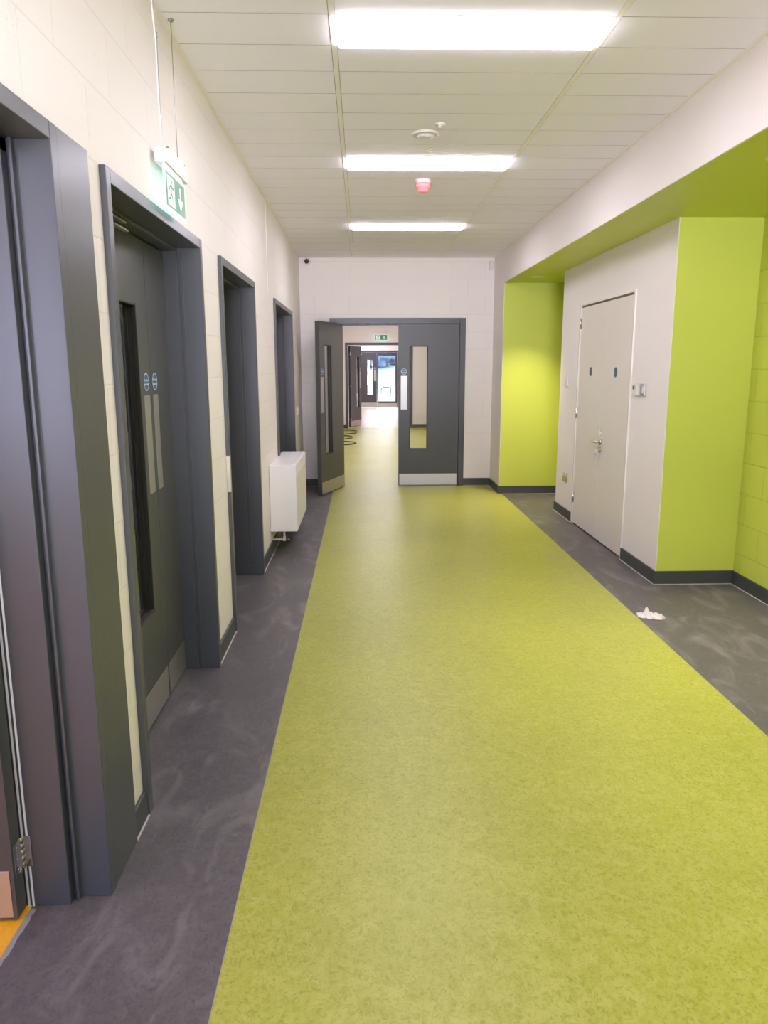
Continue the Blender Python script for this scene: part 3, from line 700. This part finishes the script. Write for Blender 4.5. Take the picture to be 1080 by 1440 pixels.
def exit_sign(name, org, ux, w, h, label, panel_t=.006, normal=None):
    """panel hung from a slim housing; org = lower left corner of the panel face, ux = unit vector to its right"""
    ux = Vector(ux); uz = Vector((0, 0, 1)); n = ux.cross(uz)           # n: towards the reader
    org = Vector(org)
    r = thing(name, org + ux*w/2, label, 'exit sign')
    X = Matrix((( ux.x, -n.x, 0, org.x), (ux.y, -n.y, 0, org.y), (0, 0, 1, org.z), (0, 0, 0, 1)))   # local: x right, y away from reader, z up
    mb = MB(); mb.xf = X; mb.mi = 0; mb.box(0, w, 0, panel_t, 0, h, .0015)
    pn = mb.build('sign_panel', M['sign_edge'], r)
    e = .011
    mb = MB(); mb.xf = X; mb.mi = 0; mb.box(e, w - e, -.0008, 0, e*1.2, h - e)
    mb.mi = 1
    gw, gh = w - 2*e, h - 2.2*e; half = gw/2
    mb.box(0.0005, w - .0005, -.0005, 0, 0.0005, h - .0005)
    def place(poly, x0, z0, sx, sz): return [(x0 + u*sx, z0 + v*sz) for u, v in poly]
    dx0, dx1, dz0, dz1 = e + .16*half, e + .86*half, e*1.2 + .06*gh, e*1.2 + .90*gh
    mb.prism(place([(0, 0), (1, 0), (1, 1), (0, 1)], dx0, dz0, dx1 - dx0, dz1 - dz0), 'Y', -.0012, -.0008)
    for poly in ARROW: mb.prism(place(poly, e + half*1.06, e*1.2 + .06*gh, half*.86, gh*.86), 'Y', -.0014, -.0008)
    mb.mi = 0
    for poly in man(): mb.prism(place(poly, dx0, dz0, dx1 - dx0, dz1 - dz0), 'Y', -.0018, -.0012)
    o = mb.build('pictogram', [M['green_sign'], M['sign_lit']], pn); o['label'] = 'green and white running figure with a down arrow'
    return r, X
# hanging sign by the left wall: the reader stands at +x, so its right-hand side runs along +y
r, X = exit_sign('exit_sign', (-.742, 3.035, 2.178), (0, 1, 0), .330, .150, 'hanging green exit sign with running figure above the closed left door')
mb = MB(); mb.box(-.782, -.738, 3.055, 3.42, 2.345, 2.400, .004); mb.box(-.760, -.7385, 3.12, 3.43, 2.398, 2.412, .003)
mb.box(-.753, -.744, 3.06, 3.34, 2.325, 2.346, .001)
o = mb.build('housing', M['white_pl'], r); o['label'] = 'white housing'
for yy in (3.14, 3.405):
    mb = MB(); mb.lathe([(.007, 0), (.007, .008), (.003, .010)], (-.75, yy, 2.411), 'Z', 12)
    mb.build('cable_grip', M['brass'], r)
mb = MB(); mb.tube([(-.752, 3.31, 2.405), (-.753, 3.318, ZC)], .0016, 8); mb.lathe([(.012, 0), (.010, -.006), (0, -.007)], (-.753, 3.318, ZC), 'Z', 12)
o = mb.build('suspension_wire', M['wire'], r)
mb = MB(); mb.tube([(-.765, 3.120, 2.395), (-.764, 3.121, 2.50), (-.763, 3.112, 2.56), (-.763, 3.115, 2.80)], .0016, 8); mb.lathe([(.004, 0), (.004, .02)], (-.763, 3.115, 2.795), 'Z', 10)
o = mb.build('suspension_wire', M['wire'], r)
mb = MB(); mb.tube([(-.765, 3.118, 2.395), (-.768, 3.118, 2.60), (-.766, 3.113, 2.78), (-.766, 3.09, 2.86), (-.766, 3.07, ZC)], .0035, 8)
o = mb.build('power_cable', M['cable_white'], r); o['label'] = 'thin white power cable'
# far sign above the second doorway
r, X = exit_sign('exit_sign', (.318, Y2 - .10, 2.235), (1, 0, 0), .33, .15, 'small green exit sign above the doorway in the far cross wall')
mb = MB(); mb.box(.318, .648, Y2 - .115, Y2, 2.385, 2.425, .004); mb.lathe([(.03, 0), (.03, -.012)], (.60, Y2 - .07, 2.455), 'Y', 16); mb.box(.585, .615, Y2 - .07, Y2, 2.42, 2.47, .003)
mb.build('housing', M['white_pl'], r)

# ------------------------------------------------------------------ radiator
x0, x1, y0, y1, z0, z1 = XL + .002, -.566, 6.25, 7.32, .197, .767
r = thing('radiator', ((x0+x1)/2, (y0+y1)/2, z0), 'white boxed low surface radiator on the left wall between the two open doorways', 'radiator')
mb = MB(); mb.box(x0, x1 - .03, y0 + .006, y1 - .006, z0 + .004, z1 - .012)
mb.build('core', M['white_metal'], r)
for a, b in ((y0, y0 + .012), (y1 - .012, y1)):
    mb = MB(); mb.box(x0, x1, a, b, z0, z1, .004); mb.build('end_panel', M['white_metal'], r)
mb = MB(); mb.box(x1 - .014, x1, y0 + .012, y1 - .012, z0, z1 - .10, .003); mb.box(x1 - .014, x1, y0 + .012, y1 - .012, z1 - .018, z1, .003)
for i in range(34):
    yy = y0 + .03 + i*(y1 - y0 - .06)/33
    mb.box(x1 - .012, x1 - .001, yy - .006, yy + .006, z1 - .102, z1 - .016)
mb.build('front_panel', M['white_metal'], r)
mb = MB(); mb.box(x0, x1 - .05, y0 + .012, y1 - .012, z1 - .012, z1 - .001, .002); mb.box(x1 - .045, x1 - .012, y0 + .012, y1 - .012, z1 - .012, z1 - .001, .002); mb.build('top_panel', M['white_metal'], r)
mb = MB(); mb.tube([(-.684, 6.30, .20), (-.684, 6.30, .128), (-.684, 6.30, .115)], .0085, 12); mb.tube([(XL + .003, 6.30, .118), (-.70, 6.30, .118), (-.672, 6.30, .118)], .0085, 12)
mb.lathe([(.013, -.02), (.013, .02)], (-.684, 6.30, .125), 'Z', 14)
mb.build('pipe', M['white_pl'], r)
mb = MB(); mb.lathe([(.010, 0), (.013, .012), (.013, .03), (.008, .034)], (-.672, 6.30, .118), 'X', 14); mb.build('valve', M['brass'], r)

# ------------------------------------------------------------------ small wall fittings
def rocker(name, xf, w, h, label, cat, plate, rockers, rm, dp=.008):
    r = thing(name, xf.translation, label, cat)
    mb = MB(); mb.xf = xf; mb.box(-w/2, w/2, -dp, 0, -h/2, h/2, .003); mb.build('plate', M[plate], r)
    for (cx, cz, rw, rh) in rockers:
        mb = MB(); mb.xf = xf; mb.box(cx - rw/2, cx + rw/2, -dp - .004, -dp + .001, cz - rh/2, cz + rh/2, .0015); mb.build('rocker', M[rm], r)
    return r
RX = Matrix.Rotation(-PI/2, 4, 'Z')          # local -y faces world -x (towards the corridor from the partition)
LX = Matrix.Rotation(PI/2, 4, 'Z')           # local -y faces world +x
rocker('light_switch', Matrix.Translation((XP, 7.855, 1.412)) @ RX, .088, .088, 'white light switch on the partition near the lit niche', 'light switch', 'white_pl', [(0, 0, .03, .045)], 'white_pl', .022)
r = rocker('power_socket', Matrix.Translation((XP, 7.775, .422)) @ RX, .150, .088, 'chrome double power socket low on the white partition', 'power socket', 'chrome', [(-.045, .025, .018, .022), (.045, .025, .018, .022)], 'white_pl', .012)
for cx in (-.037, .037):
    mb = MB(); mb.xf = Matrix.Translation((XP, 7.775, .422)) @ RX
    mb.box(cx - .003, cx + .003, -.0135, -.011, -.004, .008); mb.box(cx - .014, cx - .006, -.0135, -.011, -.024, -.019); mb.box(cx + .006, cx + .014, -.0135, -.011, -.024, -.019)
    mb.build('outlet', M['black'], r)
t = thing('thermostat', (XP, 5.822, 1.398), 'white wall thermostat with small dark display right of the white double door', 'thermostat')
mb = MB(); mb.box(XP - .006, XP, 5.772, 5.872, 1.348, 1.448, .002); mb.build('mounting_plate', M['white_pl'], t)
mb = MB(); mb.box(XP - .030, XP - .005, 5.776, 5.868, 1.352, 1.444, .005); mb.build('body', M['white_pl'], t)
mb = MB(); mb.box(XP - .0315, XP - .029, 5.815, 5.855, 1.400, 1.428, .0008); mb.build('display', M['grey_screen'], t)
rocker('key_switch', Matrix.Translation((XP, 5.695, 1.400)) @ RX, .086, .090, 'square brushed metal switch plate beside the white thermostat', 'switch', 'steel', [(0, 0, .036, .05)], 'chrome', .016)
rocker('light_switch', Matrix.Translation((XL, 9.16, 1.06)) @ LX, .09, .09, 'small white switch on the left wall by the far corner', 'light switch', 'white_pl', [(0, 0, .03, .045)], 'white_pl', .014)

# ------------------------------------------------------------------ crumpled tissue
t = bmesh.new(); NX, NY = 44, 26
L0, W0 = .170, .085
grid = []
for i in range(NX):
    row = []
    for j in range(NY):
        u, v = i/(NX-1)*2 - 1, j/(NY-1)*2 - 1
        taper = (1 - .55*abs(u)**1.6) * (1 + .22*noise.noise((u*2.1, 3.3, 0)))
        x, y = u*L0/2 + .012*noise.noise((u*3, v*4, 9)), v*W0/2*taper + .016*noise.noise((u*3.6, v*1.5, 4.1)) + (.010*noise.noise((u*11, 2.5, v)) if abs(v) > .7 else 0)
        z = .015*(1 - abs(v)**1.8)*(1 - .6*abs(u)**2.2) + .026*abs(noise.noise((u*3.2, v*2.4, 1.7)))*(1 - v*v) + .012*abs(noise.noise((u*7, v*5, 5.2)))*(1 - v*v)
        z += .034*math.exp(-(abs(u + .32)/.13)**1.5 - ((v - .25)/.40)**2)
        if abs(v) > .93 or abs(u) > .96: z = .001 + .004*abs(noise.noise((u*6, v*6, 2)))
        row.append(t.verts.new((x, y, max(z, .0012))))
    grid.append(row)
for i in range(NX-1):
    for j in range(NY-1): t.faces.new((grid[i][j], grid[i+1][j], grid[i+1][j+1], grid[i][j+1]))
mb = MB(); mb.xf = Matrix.Translation((1.832, 4.51, 0)) @ Matrix.Rotation(-.42, 4, 'Z'); mb._merge(t, True)
o = tag(rebase(mb.build('tissue', M['paper'])), 'crumpled white paper tissue on the dark floor beside the green strip', 'tissue')
md = o.modifiers.new('thickness', 'SOLIDIFY'); md.thickness = .0008; md.offset = 1

# ------------------------------------------------------------------ cable loops beyond the end doors
pts = []
for cx, cy, rx, ry in ((-.44, 18.3, .30, .55), (-.42, 16.9, .18, .35), (-.44, 15.6, .29, .32)):
    for i in range(30):
        a = 2*PI*i/30 - PI/2
        pts.append((cx + rx*math.cos(a), cy + ry*math.sin(a), .012 + .010*(i % 30)/30))
mb = MB(); mb.tube(pts, .011, 8)
tag(rebase(mb.build('extension_cable', M['black'])), 'loose loops of black cable on the floor beyond the open left leaf', 'cable')

# ------------------------------------------------------------------ world, camera, colour management
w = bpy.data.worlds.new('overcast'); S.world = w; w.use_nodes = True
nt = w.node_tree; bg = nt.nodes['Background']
# pale blue sky with a bright lobe towards -y, added to light the corridor
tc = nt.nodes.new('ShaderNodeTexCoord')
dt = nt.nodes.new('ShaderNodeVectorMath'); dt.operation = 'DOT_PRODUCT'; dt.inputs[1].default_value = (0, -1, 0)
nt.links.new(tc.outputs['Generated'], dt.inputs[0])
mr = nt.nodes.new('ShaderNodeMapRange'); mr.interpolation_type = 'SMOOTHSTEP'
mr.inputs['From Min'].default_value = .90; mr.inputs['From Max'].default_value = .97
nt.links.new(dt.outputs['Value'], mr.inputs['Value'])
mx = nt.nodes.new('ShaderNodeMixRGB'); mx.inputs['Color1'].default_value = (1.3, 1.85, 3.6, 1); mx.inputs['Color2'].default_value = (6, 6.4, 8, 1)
# added lobe is stronger below the horizon, to light the ceiling
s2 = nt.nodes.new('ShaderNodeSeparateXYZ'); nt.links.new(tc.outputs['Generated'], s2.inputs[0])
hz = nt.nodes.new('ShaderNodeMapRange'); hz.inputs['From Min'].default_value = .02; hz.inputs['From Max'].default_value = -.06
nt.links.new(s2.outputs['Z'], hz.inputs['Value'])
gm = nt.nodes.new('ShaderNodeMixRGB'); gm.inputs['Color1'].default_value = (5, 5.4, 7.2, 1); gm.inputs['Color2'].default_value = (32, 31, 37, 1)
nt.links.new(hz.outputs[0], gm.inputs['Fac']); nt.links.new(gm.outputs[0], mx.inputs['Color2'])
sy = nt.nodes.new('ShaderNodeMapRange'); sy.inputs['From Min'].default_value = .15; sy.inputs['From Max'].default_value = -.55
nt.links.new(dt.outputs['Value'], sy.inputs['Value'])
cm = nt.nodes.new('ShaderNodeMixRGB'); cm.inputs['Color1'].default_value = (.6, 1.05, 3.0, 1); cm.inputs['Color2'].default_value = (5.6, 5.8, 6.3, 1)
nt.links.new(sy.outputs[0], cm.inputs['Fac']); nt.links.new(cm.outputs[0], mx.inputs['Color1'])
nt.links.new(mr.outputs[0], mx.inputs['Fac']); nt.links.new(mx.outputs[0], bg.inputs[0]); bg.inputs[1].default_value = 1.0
w.cycles.sampling_method = 'MANUAL'; w.cycles.sample_map_resolution = 512

cam = bpy.data.cameras.new('camera'); co = bpy.data.objects.new('camera', cam); C.objects.link(co)
f, pitch, yaw, roll = 1049.3, .1925, .0279, -.0029
cy, sy, cp, sp_ = math.cos(yaw), math.sin(yaw), math.cos(pitch), math.sin(pitch)
W = Vector((sy*cp, cy*cp, -sp_)); R0 = Vector((cy, -sy, 0)); U0 = R0.cross(W)
R = math.cos(roll)*R0 + math.sin(roll)*U0; U = math.cos(roll)*U0 - math.sin(roll)*R0
co.matrix_world = Matrix(((R.x, U.x, -W.x, 0), (R.y, U.y, -W.y, 0), (R.z, U.z, -W.z, 1.58), (0, 0, 0, 1)))
cam.sensor_fit = 'VERTICAL'; cam.sensor_height = 24; cam.sensor_width = 18; cam.lens = 24*f/1440
cam.clip_start = .05; cam.clip_end = 300
S.camera = co
S.view_settings.view_transform = 'Standard'; S.view_settings.look = 'None'
S.view_settings.exposure = 0.86; S.view_settings.gamma = 1; S.view_settings.use_curve_mapping = False
S.cycles.max_bounces = 14; S.cycles.diffuse_bounces = 8; S.cycles.glossy_bounces = 5; S.cycles.transparent_max_bounces = 12
S.cycles.sample_clamp_indirect = 6.0; S.cycles.use_denoising = True
S.cycles.caustics_reflective = False; S.cycles.caustics_refractive = False
